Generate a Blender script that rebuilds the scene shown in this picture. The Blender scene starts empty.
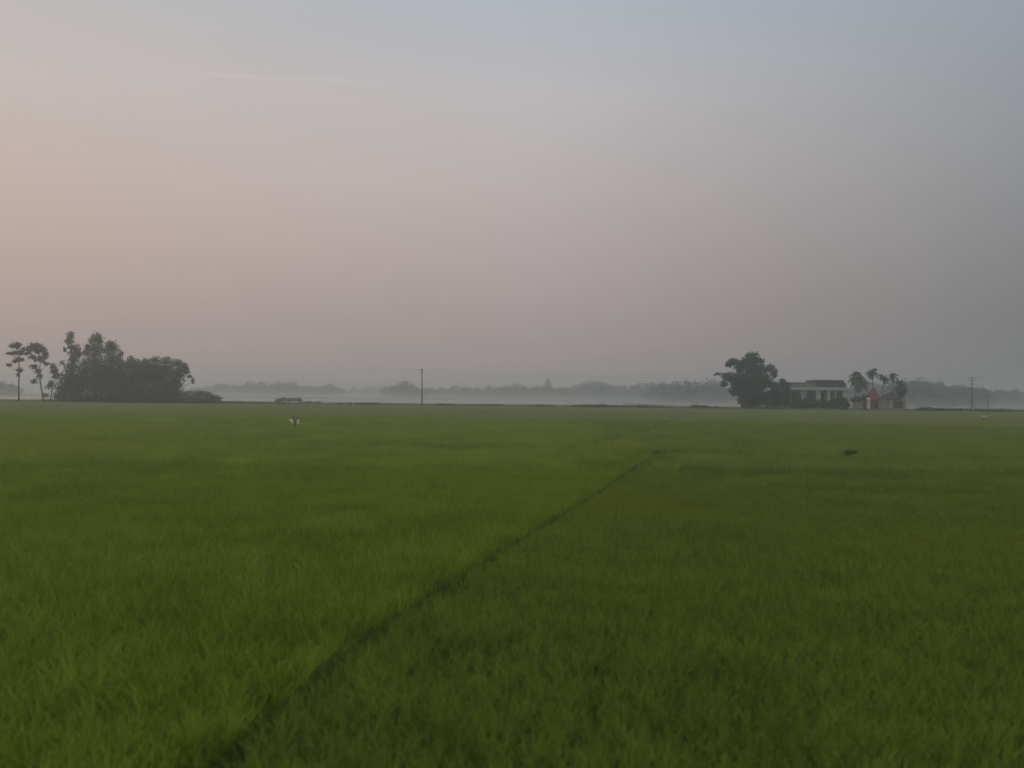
import bpy, math, random
import numpy as np
from mathutils import Matrix, Vector

R = math.radians
SC = bpy.context.scene
COL = SC.collection
random.seed(7)
rng = np.random.default_rng(11)

# ------------------------------------------------------------------ camera
CAM_Z = 3.2
F_PX = 1005.0
PITCH, ROLL = 0.60, 0.56
cam_data = bpy.data.cameras.new("camera")
cam_data.sensor_width = 36.0
cam_data.lens = 36.0 * F_PX / 1024.0
cam_data.clip_start = 0.1
cam_data.clip_end = 20000
cam_data.dof.use_dof = True
cam_data.dof.focus_distance = 120.0
cam_data.dof.aperture_fstop = cam_data.lens / 1000 / 0.036     # a 36 mm wide pupil
cam = bpy.data.objects.new("camera", cam_data)
COL.objects.link(cam)
CM = Matrix.Rotation(R(90 + PITCH), 4, 'X') @ Matrix.Rotation(R(ROLL), 4, 'Z')
cam.matrix_world = Matrix.Translation((0, 0, CAM_Z)) @ CM
SC.camera = cam

# ------------------------------------------------------------------ render look
SC.view_settings.view_transform = 'Standard'
SC.view_settings.look = 'None'
SC.view_settings.gamma = 1.0
SC.view_settings.exposure = 0.2
SC.view_settings.use_curve_mapping = False
SC.cycles.use_denoising = True
SC.cycles.max_bounces = 6
SC.cycles.diffuse_bounces = 3
SC.cycles.transmission_bounces = 4
SC.cycles.volume_bounces = 2
SC.cycles.caustics_reflective = False
SC.cycles.caustics_refractive = False


def lin(c):
    out = []
    for v in c:
        v /= 255.0
        out.append(v / 12.92 if v <= 0.04045 else ((v + 0.055) / 1.055) ** 2.4)
    return out + [1.0]


# ------------------------------------------------------------------ sky
SUN_AZ, SUN_EL = -75.0, 5.0          # degrees right of the view, degrees up
world = bpy.data.worlds.new("World")
SC.world = world
world.use_nodes = True
nt = world.node_tree
nt.nodes.clear()


def N(tree, typ, **kw):
    n = tree.nodes.new(typ)
    for k, v in kw.items():
        setattr(n, k, v)
    return n


def math_node(tree, op, a, b=None, c=None, clamp=False):
    n = tree.nodes.new('ShaderNodeMath')
    n.operation = op
    n.use_clamp = clamp
    for i, v in enumerate((a, b, c)):
        if v is None:
            continue
        if isinstance(v, (int, float)):
            n.inputs[i].default_value = v
        else:
            tree.links.new(v, n.inputs[i])
    return n.outputs[0]


def ramp(tree, fac, stops, interp='EASE'):
    n = tree.nodes.new('ShaderNodeValToRGB')
    cr = n.color_ramp
    cr.interpolation = interp
    cr.elements[0].position, cr.elements[0].color = stops[0]
    cr.elements[1].position, cr.elements[1].color = stops[-1]
    for p, c in stops[1:-1]:
        e = cr.elements.new(p)
        e.color = c
    tree.links.new(fac, n.inputs[0])
    return n.outputs[0]


tc = N(nt, 'ShaderNodeTexCoord')
sep = N(nt, 'ShaderNodeSeparateXYZ')
nt.links.new(tc.outputs['Generated'], sep.inputs[0])
elev = math_node(nt, 'ARCSINE', sep.outputs[2])
elev = math_node(nt, 'MULTIPLY', elev, 180 / math.pi)              # degrees above the horizon
azim = math_node(nt, 'ARCTAN2', sep.outputs[0], sep.outputs[1])
azim = math_node(nt, 'MULTIPLY', azim, 180 / math.pi)              # degrees right of the view
e01 = math_node(nt, 'DIVIDE', elev, 90.0, clamp=True)


def E(px_y):                                                       # picture row -> ramp position
    return math.degrees(math.atan((395 - px_y) / F_PX)) / 90.0


# like any thick haze or thin overcast, the sky overhead is brighter than near the horizon
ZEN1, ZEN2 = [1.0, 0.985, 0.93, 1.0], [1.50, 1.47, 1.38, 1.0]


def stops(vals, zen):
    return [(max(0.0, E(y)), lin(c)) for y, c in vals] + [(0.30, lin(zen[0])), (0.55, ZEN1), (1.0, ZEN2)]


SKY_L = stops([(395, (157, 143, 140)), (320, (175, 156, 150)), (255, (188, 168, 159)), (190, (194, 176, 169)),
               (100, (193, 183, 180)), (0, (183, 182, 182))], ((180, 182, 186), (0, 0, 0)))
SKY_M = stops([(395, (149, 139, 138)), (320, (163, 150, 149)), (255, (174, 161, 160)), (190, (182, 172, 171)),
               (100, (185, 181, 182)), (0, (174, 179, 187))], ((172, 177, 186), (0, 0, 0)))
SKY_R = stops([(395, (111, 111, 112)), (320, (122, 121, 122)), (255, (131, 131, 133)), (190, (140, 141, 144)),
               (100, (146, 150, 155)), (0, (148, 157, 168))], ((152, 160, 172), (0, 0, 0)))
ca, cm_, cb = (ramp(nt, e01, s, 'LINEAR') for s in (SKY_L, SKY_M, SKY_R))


def mix_col(tree, fac, a, b, blend='MIX'):
    n = tree.nodes.new('ShaderNodeMix')
    n.data_type = 'RGBA'
    n.blend_type = blend
    for sock, v in ((n.inputs['Factor'], fac), (n.inputs[6], a), (n.inputs[7], b)):
        if isinstance(v, (int, float)):
            sock.default_value = v
        elif isinstance(v, (list, tuple)):
            sock.default_value = v
        else:
            tree.links.new(v, sock)
    return n.outputs[2]


def smooth(tree, v, a, b):
    n = tree.nodes.new('ShaderNodeMapRange')
    n.interpolation_type = 'SMOOTHSTEP'
    n.inputs[1].default_value, n.inputs[2].default_value = a, b
    tree.links.new(v, n.inputs[0])
    return n.outputs[0]


f1 = math_node(nt, 'DIVIDE', math_node(nt, 'ADD', azim, 27.0), 27.0, clamp=True)
f2 = math_node(nt, 'DIVIDE', azim, 27.0, clamp=True)
f2 = math_node(nt, 'POWER', f2, 1.15)
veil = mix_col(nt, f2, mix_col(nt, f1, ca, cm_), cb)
# slow uneven bands of thin high haze
mp = N(nt, 'ShaderNodeMapping')
mp.inputs['Scale'].default_value = (1.6, 1.6, 7.0)
nt.links.new(tc.outputs['Generated'], mp.inputs[0])
nz = N(nt, 'ShaderNodeTexNoise')
nz.inputs['Scale'].default_value = 2.0
nz.inputs['Detail'].default_value = 3.0
nt.links.new(mp.outputs[0], nz.inputs['Vector'])
band = math_node(nt, 'MULTIPLY_ADD', nz.outputs['Fac'], 0.07, 0.965)
veil = mix_col(nt, 1.0, veil, band, 'MULTIPLY')
# one thin old contrail high on the left
line = math_node(nt, 'SUBTRACT', elev, math_node(nt, 'MULTIPLY_ADD', azim, 0.032, 17.40))
line = math_node(nt, 'DIVIDE', line, 0.10)
line = math_node(nt, 'EXPONENT', math_node(nt, 'MULTIPLY', math_node(nt, 'MULTIPLY', line, line), -1.0))
win = math_node(nt, 'MULTIPLY', smooth(nt, azim, -20.5, -16.0),
                math_node(nt, 'SUBTRACT', 1.0, smooth(nt, azim, -12.0, -4.5)))
nz2 = N(nt, 'ShaderNodeTexNoise')
nz2.inputs['Scale'].default_value = 30.0
nt.links.new(tc.outputs['Generated'], nz2.inputs['Vector'])
line = math_node(nt, 'MULTIPLY', math_node(nt, 'MULTIPLY', line, win), math_node(nt, 'MULTIPLY', nz2.outputs['Fac'], 0.085))
veil = mix_col(nt, line, veil, (1, 0.97, 0.94, 1))

sky = N(nt, 'ShaderNodeTexSky')
sky.sky_type = 'NISHITA'
sky.sun_disc = False
sky.sun_elevation = R(SUN_EL)
sky.sun_rotation = R(SUN_AZ)
sky.air_density = 1.6
sky.dust_density = 6.0
sky.ozone_density = 2.0
bg_sky = N(nt, 'ShaderNodeBackground')
bg_sky.inputs['Strength'].default_value = 0.05
nt.links.new(sky.outputs[0], bg_sky.inputs['Color'])
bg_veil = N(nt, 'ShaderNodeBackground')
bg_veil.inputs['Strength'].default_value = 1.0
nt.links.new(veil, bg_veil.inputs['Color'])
mixs = N(nt, 'ShaderNodeMixShader')
mixs.inputs[0].default_value = 0.9
nt.links.new(bg_sky.outputs[0], mixs.inputs[1])
nt.links.new(bg_veil.outputs[0], mixs.inputs[2])
wout = N(nt, 'ShaderNodeOutputWorld')
nt.links.new(mixs.outputs[0], wout.inputs['Surface'])

# ------------------------------------------------------------------ sun behind the haze
sun_d = bpy.data.lights.new("sun", 'SUN')
sun_d.energy = 0.5
sun_d.angle = R(14)
sun_d.color = (1.0, 0.80, 0.64)
sun = bpy.data.objects.new("sun", sun_d)
COL.objects.link(sun)
sd = Vector((math.sin(R(SUN_AZ)) * math.cos(R(SUN_EL)), math.cos(R(SUN_AZ)) * math.cos(R(SUN_EL)), math.sin(R(SUN_EL))))
sun.rotation_euler = sd.to_track_quat('Z', 'Y').to_euler()

HAZE_DENSITY = 0.00138
HAZE_ALBEDO = (0.80, 0.855, 0.88, 1)


# ------------------------------------------------------------------ helpers
def ray(px, py):
    d = CM.to_3x3() @ Vector(((px - 512) / F_PX, -(py - 384) / F_PX, -1.0))
    return d / d.y


def P(px, py, depth):
    d = ray(px, py)
    return Vector((d.x * depth, depth, CAM_Z + d.z * depth))


def base_x(px, depth):
    return ray(px, 402).x * depth


def tag(o, label=None, cat=None, group=None, kind=None):
    if label:
        o["label"] = label
    if cat:
        o["category"] = cat
    if group:
        o["group"] = group
    if kind:
        o["kind"] = kind
    return o


class MB:
    def __init__(self):
        self.v, self.f = [], []

    def add(self, v, f):
        n = len(self.v)
        self.v += [tuple(p) for p in v]
        self.f += [tuple(i + n for i in q) for q in f]
        return self

    def box(self, x0, x1, y0, y1, z0, z1, top=0.0):
        t = top
        v = [(x0, y0, z0), (x1, y0, z0), (x1, y1, z0), (x0, y1, z0),
             (x0 + t, y0 + t, z1), (x1 - t, y0 + t, z1), (x1 - t, y1 - t, z1), (x0 + t, y1 - t, z1)]
        return self.add(v, [(3, 2, 1, 0), (4, 5, 6, 7), (0, 1, 5, 4), (1, 2, 6, 5), (2, 3, 7, 6), (3, 0, 4, 7)])

    def tube(self, pts, radii, sides=8, cap=True):
        pts = [Vector(p) for p in pts]
        if isinstance(radii, (int, float)):
            radii = [radii] * len(pts)
        v, f = [], []
        for i, p in enumerate(pts):
            t = (pts[min(i + 1, len(pts) - 1)] - pts[max(i - 1, 0)]).normalized()
            ref = Vector((0, 1, 0)) if abs(t.y) < 0.9 else Vector((1, 0, 0))
            a = t.cross(ref).normalized()
            b = t.cross(a)
            for k in range(sides):
                an = 2 * math.pi * k / sides
                v.append(p + (a * math.cos(an) + b * math.sin(an)) * radii[i])
        for i in range(len(pts) - 1):
            for k in range(sides):
                k2 = (k + 1) % sides
                f.append((i * sides + k, i * sides + k2, (i + 1) * sides + k2, (i + 1) * sides + k))
        if cap:
            f.append(tuple(range(sides))[::-1])
            m = (len(pts) - 1) * sides
            f.append(tuple(range(m, m + sides)))
        return self.add(v, f)

    def build(self, name, mat, parent=None, smooth_=False, loc=None):
        me = bpy.data.meshes.new(name)
        me.from_pydata(self.v, [], self.f)
        if smooth_:
            me.polygons.foreach_set("use_smooth", [True] * len(me.polygons))
        me.materials.append(mat)
        me.update()
        o = bpy.data.objects.new(name, me)
        COL.objects.link(o)
        if parent:
            o.parent = parent
        if loc is not None:
            o.location = loc
        return o


def np_mesh(name, verts, quads, mat, parent=None):
    me = bpy.data.meshes.new(name)
    nv, nf = len(verts), len(quads)
    k = quads.shape[1]
    me.vertices.add(nv)
    me.vertices.foreach_set("co", np.asarray(verts, dtype=np.float32).ravel())
    me.loops.add(nf * k)
    me.loops.foreach_set("vertex_index", np.asarray(quads, dtype=np.int32).ravel())
    me.polygons.add(nf)
    me.polygons.foreach_set("loop_start", np.arange(0, nf * k, k, dtype=np.int32))
    me.polygons.foreach_set("loop_total", np.full(nf, k, dtype=np.int32))
    me.materials.append(mat)
    me.update(calc_edges=True)
    o = bpy.data.objects.new(name, me)
    if parent is not False:
        COL.objects.link(o)
        if parent:
            o.parent = parent
    return o


def empty(name, loc):
    o = bpy.data.objects.new(name, None)
    COL.objects.link(o)
    o.location = loc
    return o


# ------------------------------------------------------------------ materials
def material(name, base, rough=0.9, var=0.25, scale=1.0, tint=None, bump=0.0, spec=0.2):
    m = bpy.data.materials.new(name)
    m.use_nodes = True
    t = m.node_tree
    b = t.nodes["Principled BSDF"]
    geo = N(t, 'ShaderNodeNewGeometry')
    n = N(t, 'ShaderNodeTexNoise')
    n.inputs['Scale'].default_value = scale
    n.inputs['Detail'].default_value = 5.0
    n.inputs['Roughness'].default_value = 0.6
    t.links.new(geo.outputs['Position'], n.inputs['Vector'])
    lo = tuple(c * (1 - var) for c in base) + (1,)
    hi = tuple(c for c in (tint or tuple(c * (1 + var) for c in base))) + (1,)
    c = ramp(t, n.outputs['Fac'], [(0.3, lo), (0.7, hi)], 'LINEAR')
    t.links.new(c, b.inputs['Base Color'])
    b.inputs['Roughness'].default_value = rough
    b.inputs['Specular IOR Level'].default_value = spec
    if bump:
        bp = N(t, 'ShaderNodeBump')
        bp.inputs['Strength'].default_value = bump
        t.links.new(n.outputs['Fac'], bp.inputs['Height'])
        t.links.new(bp.outputs[0], b.inputs['Normal'])
    return m


def leaf_material(name, dark, light, field_scale=0.0, patch=None, trans=0.3, rnd=0.3, spec=0.25, rough=0.55):
    m = bpy.data.materials.new(name)
    m.use_nodes = True
    t = m.node_tree
    b = t.nodes["Principled BSDF"]
    geo = N(t, 'ShaderNodeNewGeometry')
    info = N(t, 'ShaderNodeObjectInfo')
    n = N(t, 'ShaderNodeTexNoise')
    n.inputs['Scale'].default_value = field_scale or 0.8
    n.inputs['Detail'].default_value = 4.0
    n.inputs['Roughness'].default_value = 0.62
    t.links.new(geo.outputs['Position'], n.inputs['Vector'])
    f = math_node(t, 'MULTIPLY_ADD', geo.outputs['Random Per Island'], rnd, -rnd / 2)
    f = math_node(t, 'ADD', f, math_node(t, 'MULTIPLY_ADD', info.outputs['Random'], rnd, -rnd / 2))
    f = math_node(t, 'ADD', f, math_node(t, 'MULTIPLY_ADD', n.outputs['Fac'], 1.3, -0.15), clamp=True)
    col = mix_col(t, f, tuple(dark) + (1,), tuple(light) + (1,))
    if patch:                                                     # broad patches of another growth stage
        n2 = N(t, 'ShaderNodeTexNoise')
        n2.inputs['Scale'].default_value = patch[1]
        n2.inputs['Detail'].default_value = 2.0
        t.links.new(geo.outputs['Position'], n2.inputs['Vector'])
        col = mix_col(t, smooth(t, n2.outputs['Fac'], 0.42, 0.68), col, tuple(patch[0]) + (1,))
    t.links.new(col, b.inputs['Base Color'])
    b.inputs['Roughness'].default_value = rough
    b.inputs['Specular IOR Level'].default_value = spec
    tr = N(t, 'ShaderNodeBsdfTranslucent')
    t.links.new(col, tr.inputs['Color'])
    ms = N(t, 'ShaderNodeMixShader')
    ms.inputs[0].default_value = trans
    t.links.new(b.outputs[0], ms.inputs[1])
    t.links.new(tr.outputs[0], ms.inputs[2])
    t.links.new(ms.outputs[0], t.nodes["Material Output"].inputs['Surface'])
    return m


M = {}
M['mud'] = material("wet_mud", (0.024, 0.034, 0.010), 0.95, 0.4, 0.7, spec=0.02)
M['soil'] = material("dyke_soil", (0.070, 0.072, 0.040), 0.95, 0.4, 0.5, bump=0.4)
M['rice_a'] = leaf_material("rice_leaf_bright", (0.076, 0.120, 0.011), (0.208, 0.276, 0.028), 0.35,
                            ((0.150, 0.205, 0.018), 0.05), 0.4, 0.6, 0.08, 0.7)
M['rice_b'] = leaf_material("rice_leaf_dull", (0.064, 0.103, 0.012), (0.175, 0.236, 0.032), 0.35,
                            ((0.135, 0.175, 0.020), 0.05), 0.4, 0.6, 0.08, 0.7)
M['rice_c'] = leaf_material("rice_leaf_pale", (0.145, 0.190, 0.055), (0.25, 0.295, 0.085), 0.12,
                            ((0.215, 0.240, 0.095), 0.03), 0.4, 0.25, 0.08, 0.7)  # greyer paddy, with extra haze painted into its leaf colour
M['rice_d'] = leaf_material("rice_leaf_bright_lifted", (0.120, 0.178, 0.026), (0.245, 0.320, 0.048), 0.25,
                            ((0.205, 0.255, 0.038), 0.05), 0.4, 0.5, 0.08, 0.7)  # same crop as rice_a; extra distant brightness is painted into the leaf colour
M['rice_e'] = leaf_material("rice_leaf_dull_lifted", (0.106, 0.158, 0.028), (0.215, 0.282, 0.050), 0.25,
                            ((0.172, 0.218, 0.040), 0.05), 0.4, 0.5, 0.08, 0.7)  # same crop as rice_b, colour lightened in place of light further out
M['weed'] = leaf_material("weed_leaf", (0.034, 0.060, 0.014), (0.090, 0.125, 0.026), 0.5, None, 0.35, 0.3, 0.05, 0.8)
M['leaf'] = leaf_material("tree_leaf", (0.011, 0.036, 0.014), (0.036, 0.076, 0.030), 0.5)
M['leaf_thin'] = leaf_material("thin_tree_leaf", (0.028, 0.042, 0.018), (0.064, 0.080, 0.034), 0.6)
M['leaf_far'] = leaf_material("far_tree_leaf", (0.014, 0.034, 0.018), (0.036, 0.062, 0.034), 0.1)
M['palm'] = leaf_material("palm_leaf", (0.012, 0.034, 0.012), (0.036, 0.070, 0.024), 0.7)
M['bark'] = material("tree_bark", (0.052, 0.046, 0.037), 0.95, 0.35, 3.0, bump=0.3)
M['concrete'] = material("pole_concrete", (0.125, 0.12, 0.11), 0.9, 0.25, 2.0)
M['steel'] = material("dark_steel", (0.09, 0.09, 0.095), 0.6, 0.2, 4.0, spec=0.5)
M['cable'] = material("black_cable", (0.05, 0.05, 0.05), 0.7, 0.1, 4.0)
M['wall'] = material("limewash_wall", (0.24, 0.25, 0.23), 0.9, 0.3, 0.8, bump=0.1)
M['trim'] = material("pale_painted_trim", (0.34, 0.35, 0.34), 0.85, 0.15, 1.0)
M['roofgrey'] = material("weathered_concrete", (0.15, 0.155, 0.15), 0.95, 0.35, 0.7)
M['roofdark'] = material("dark_weathered_parapet", (0.055, 0.062, 0.055), 0.95, 0.4, 0.7)
M['wood'] = material("dark_shutter_wood", (0.045, 0.045, 0.038), 0.8, 0.3, 4.0)
M['red'] = material("faded_red_tile", (0.115, 0.038, 0.046), 0.85, 0.35, 2.0)
M['redwall'] = material("reddish_plaster", (0.150, 0.060, 0.064), 0.9, 0.3, 1.0)
M['tile'] = material("old_dark_tile", (0.045, 0.043, 0.042), 0.9, 0.35, 2.0)
M['brick'] = material("grey_rendered_brick", (0.20, 0.185, 0.165), 0.95, 0.3, 1.2)
M['white'] = material("white_paint", (0.46, 0.43, 0.41), 0.8, 0.12, 2.0)
M['cloth'] = material("white_plastic_rag", (0.56, 0.55, 0.48), 0.7, 0.12, 5.0)
M['feather'] = material("white_feather", (0.34, 0.35, 0.31), 0.8, 0.06, 12.0)
M['beak'] = material("dull_yellow_beak", (0.45, 0.30, 0.06), 0.5, 0.1, 8.0)
M['stick'] = material("dark_bamboo_stick", (0.05, 0.045, 0.03), 0.9, 0.3, 6.0)
M['stubble'] = material("pale_stubble", (0.105, 0.110, 0.070), 0.95, 0.3, 0.05)

mw = bpy.data.materials.new("still_water")
mw.use_nodes = True
bw = mw.node_tree.nodes["Principled BSDF"]
bw.inputs['Base Color'].default_value = (0.10, 0.105, 0.09, 1)
bw.inputs['Roughness'].default_value = 0.22
bw.inputs['IOR'].default_value = 1.33
gw = N(mw.node_tree, 'ShaderNodeNewGeometry')
nw = N(mw.node_tree, 'ShaderNodeTexNoise')
nw.inputs['Scale'].default_value = 1.5
bpw = N(mw.node_tree, 'ShaderNodeBump')
bpw.inputs['Strength'].default_value = 0.08
mw.node_tree.links.new(gw.outputs['Position'], nw.inputs['Vector'])
mw.node_tree.links.new(nw.outputs['Fac'], bpw.inputs['Height'])
mw.node_tree.links.new(bpw.outputs[0], bw.inputs['Normal'])
M['water'] = mw

# ------------------------------------------------------------------ setting: ground, water, dyke
XW, Y0, Y1 = 4000.0, -300.0, 5500.0
g = MB().add([(-XW, Y0, 0), (XW, Y0, 0), (XW, Y1, 0), (-XW, Y1, 0)], [(0, 1, 2, 3)])
tag(g.build("ground", M['mud']), kind="structure")


def dyke_y(x):                                                    # the far edge of the rice
    return 232.0 - 0.075 * x


s = MB()
xs = [-900, -400, -200, 0, 200, 400, 900]
v = [(x, dyke_y(x) + 3, 0.004) for x in xs] + [(x, 1500, 0.004) for x in xs]
n_ = len(xs)
s.add(v, [(i, i + 1, n_ + i + 1, n_ + i) for i in range(n_ - 1)])
tag(s.build("far_field", M['stubble']), kind="structure")
w = MB()
for (xa, xb, ya, yb) in ((-500, 40, 350, 520), (60, 600, 365, 560)):
    w.add([(xa, ya, 0.008), (xb, ya, 0.008), (xb + 15, yb, 0.008), (xa - 20, yb, 0.008)], [(0, 1, 2, 3)])
tag(w.build("added_field_water", M['water']), kind="structure")  # added water strips; their sky reflection stands in for a pale mist band

dk = MB()
prof = [(-2.2, 0.0), (-1.2, 0.55), (-0.5, 0.80), (0.6, 0.82), (1.4, 0.5), (2.4, 0.0)]
nx = 241
v, f = [], []
for i in range(nx):
    x = -360 + 720 * i / (nx - 1)
    yc = dyke_y(x) + 0.6 * math.sin(x * 0.07)
    hz = 0.9 + 0.22 * math.sin(x * 0.31) * math.sin(x * 0.083 + 1)
    for (dy, z) in prof:
        v.append((x, yc + dy, z * hz + (0 if z == 0 else random.uniform(-.05, .05)) - (0.02 if z == 0 else 0)))
k = len(prof)
for i in range(nx - 1):
    for j in range(k - 1):
        f.append((i * k + j, (i + 1) * k + j, (i + 1) * k + j + 1, i * k + j + 1))
dk.add(v, f)
tag(dk.build("dyke_path", M['soil']), kind="structure")


# ------------------------------------------------------------------ rice
def tuft(name, blades, h, wid, spread, mat, seg=3, lean=0.5):
    vs, fs = [], []
    for b in range(blades):
        a = random.uniform(0, 2 * math.pi)
        r0 = random.uniform(0, 0.045)
        hh = h * random.uniform(0.65, 1.12)
        out = spread * random.uniform(0.25, 1.1)
        curl = random.uniform(0.0, lean)
        dx, dy = math.cos(a), math.sin(a)
        tw = a + math.pi / 2 + random.uniform(-.5, .5)
        px, py = math.cos(tw), math.sin(tw)
        n0 = len(vs)
        for s_ in range(seg + 1):
            t = s_ / seg
            rr = r0 + out * t ** 1.7
            z = hh * (t - curl * 0.5 * t ** 3)
            wv = wid * (1 - t) ** 0.6 * 0.5 + 0.0008
            vs.append((dx * rr + px * wv, dy * rr + py * wv, z))
            vs.append((dx * rr - px * wv, dy * rr - py * wv, z))
        for s_ in range(seg):
            q = n0 + 2 * s_
            fs.append((q, q + 1, q + 3, q + 2))
    return np.array(vs), np.array(fs)


def merge(parts):
    V, Fq, n = [], [], 0
    for v, f in parts:
        V.append(v)
        Fq.append(f + n)
        n += len(v)
    return np.vstack(V), np.vstack(Fq)


def scatter_group(label, kind, mat, count):
    """An unlinked collection of tuft meshes for a scatter to pick from."""
    c = bpy.data.collections.new(label)
    for i in range(count):
        if kind == 'hill':
            v, f = tuft("t", 24, 0.36, 0.0085, 0.25, mat, 3, 0.9)
        elif kind == 'patch':                                     # 1.5 m square of rice
            parts = []
            for ix in range(7):
                for iy in range(7):
                    v, f = tuft("t", 9, 0.56 * random.uniform(.88, 1.08), 0.026, 0.24, mat, 2)
                    v = v + np.array([(ix - 3) * 0.214 + random.uniform(-.06, .06), (iy - 3) * 0.214 + random.uniform(-.06, .06), 0])
                    parts.append((v, f))
            v, f = merge(parts)
        else:                                                     # weeds and long grass
            v, f = tuft("t", 26, 0.75, 0.03, 0.42, mat, 3, 0.9)
        o = np_mesh("tuft", v, f, mat, False)
        c.objects.link(o)
    return c


def scatter(name, label, pts, scales, coll, seed, tilt=0.12):
    me = bpy.data.meshes.new(name)
    me.vertices.add(len(pts))
    me.vertices.foreach_set("co", np.asarray(pts, dtype=np.float32).ravel())
    at = me.attributes.new("size", 'FLOAT', 'POINT')
    at.data.foreach_set("value", np.asarray(scales, dtype=np.float32))
    o = bpy.data.objects.new(name, me)
    COL.objects.link(o)
    ng = bpy.data.node_groups.new(name + "_nodes", 'GeometryNodeTree')
    ng.interface.new_socket("Geometry", in_out='INPUT', socket_type='NodeSocketGeometry')
    ng.interface.new_socket("Geometry", in_out='OUTPUT', socket_type='NodeSocketGeometry')
    gi, go = ng.nodes.new('NodeGroupInput'), ng.nodes.new('NodeGroupOutput')
    iop = ng.nodes.new('GeometryNodeInstanceOnPoints')
    ci = ng.nodes.new('GeometryNodeCollectionInfo')
    ci.inputs['Collection'].default_value = coll
    ci.inputs['Separate Children'].default_value = True
    ci.inputs['Reset Children'].default_value = True
    rv = ng.nodes.new('FunctionNodeRandomValue')
    rv.data_type = 'FLOAT_VECTOR'
    rv.inputs[0].default_value = (-tilt, -tilt, 0)
    rv.inputs[1].default_value = (tilt, tilt, 6.2832)
    rv.inputs['Seed'].default_value = seed
    na = ng.nodes.new('GeometryNodeInputNamedAttribute')
    na.data_type = 'FLOAT'
    na.inputs[0].default_value = "size"
    L = ng.links.new
    L(gi.outputs[0], iop.inputs['Points'])
    L(ci.outputs[0], iop.inputs['Instance'])
    iop.inputs['Pick Instance'].default_value = True
    L(rv.outputs[0], iop.inputs['Rotation'])
    L(na.outputs[0], iop.inputs['Scale'])
    L(iop.outputs[0], go.inputs[0])
    md = o.modifiers.new("scatter", 'NODES')
    md.node_group = ng
    return tag(o, label, "rice" if "rice" in name else "grass", kind="stuff")


def value_noise(x, y, scale, seed):
    r = np.random.default_rng(seed)
    T = r.random((256, 256))
    gx, gy = x / scale, y / scale
    ix, iy = np.floor(gx).astype(int), np.floor(gy).astype(int)
    fx, fy = gx - ix, gy - iy
    fx, fy = fx * fx * (3 - 2 * fx), fy * fy * (3 - 2 * fy)
    a = T[ix % 256, iy % 256]; b = T[(ix + 1) % 256, iy % 256]
    c = T[ix % 256, (iy + 1) % 256]; d = T[(ix + 1) % 256, (iy + 1) % 256]
    return (a * (1 - fx) + b * fx) * (1 - fy) + (c * (1 - fx) + d * fx) * fy


def seg_dist(x, y, a, b):
    ax, ay = a; bx, by = b
    dx, dy = bx - ax, by - ay
    t = np.clip(((x - ax) * dx + (y - ay) * dy) / (dx * dx + dy * dy), 0, 1)
    return np.hypot(x - ax - t * dx, y - ay - t * dy)


def gp(px, py, zc=0.40):                                          # canopy point seen at a picture position
    d = ray(px, py)
    k_ = (CAM_Z - zc) / -d.z
    return (d.x * k_, k_)


diag = [gp(150, 800, .28), gp(188, 768, .28), gp(345, 642, .28), gp(428, 588, .28), gp(512, 538, .28), gp(600, 487, .3), gp(655, 450, .35)]
e0 = (diag[0][0] + (diag[0][0] - diag[1][0]) * 6, diag[0][1] + (diag[0][1] - diag[1][1]) * 6)
diag = [e0] + diag
cross1 = [gp(-200, 434), gp(0, 437), gp(250, 441), gp(500, 446.5), gp(655, 449)]
cross1b = [gp(655, 449), gp(850, 454), gp(1024, 457), gp(1250, 461)]
diag2 = [gp(560, 447), gp(596, 441), gp(627, 433), gp(660, 424)]
cross2 = [gp(-150, 412), gp(200, 414.5), gp(512, 417.5), gp(860, 424), gp(1024, 426.5), gp(1250, 429)]
diag3 = [gp(658, 424), gp(690, 414)]
BUNDS = [(diag, 0.115), (cross1, 0.34), (cross1b, 0.26), (diag2, 0.0), (cross2, 0.45), (diag3, 0.1)]


def bund_dist(x, y):
    dmin = np.full(len(x), 99.0)
    for pts, wd in BUNDS:
        for a, b in zip(pts[:-1], pts[1:]):
            dmin = np.minimum(dmin, seg_dist(x, y, a, b) - wd)
    return dmin


def left_of_diag(x, y):
    ys = np.array([p[1] for p in diag]); xs_ = np.array([p[0] for p in diag])
    return x < np.interp(y, ys, xs_)


def grid(y0, y1, step, half, margin, jit):
    ny = int((y1 - y0) / step)
    out = []
    for j in range(ny):
        y = y0 + j * step
        hw = half * max(y, 0) + margin
        xx = np.arange(-hw, hw, step)
        out.append(np.stack([xx, np.full(len(xx), y)], 1))
    p = np.vstack(out)
    p += rng.uniform(-jit, jit, p.shape)
    return p


# near rice, hill by hill
NEAR = 40.0
p = grid(1.5, 56.0, 0.165, 0.55, 1.2, 0.06)
dy_, dx_ = np.array([q[1] for q in diag]), np.array([q[0] for q in diag])
strip = np.abs(p[:, 0] - np.interp(p[:, 1], dy_, dx_)) < 2.0          # hill by hill along the furrow right to its end
p = p[(p[:, 1] < NEAR) | (strip & (p[:, 1] < diag[-1][1] - 0.3))]
x, y = p[:, 0], p[:, 1]
bd = bund_dist(x, y)
keep = bd > 0
gapn = value_noise(x + 500, y + 500, 0.55, 3)
keep &= gapn > 0.05                                                # thin spots in the crop
p, bd = p[keep], bd[keep]
x, y = p[:, 0], p[:, 1]
big = value_noise(x + 500, y + 500, 3.2, 5)
sml = value_noise(x + 500, y + 500, 0.6, 6)
size = 0.84 + 0.12 * big + 0.24 * sml + rng.uniform(-.08, .08, len(x))
lft = left_of_diag(x, y)
size = np.where(lft, size * 1.06, size * 0.97)
pts = np.stack([x, y, np.zeros(len(x))], 1)
c_hill_a = scatter_group("rice hills bright", 'hill', M['rice_a'], 8)
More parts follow.
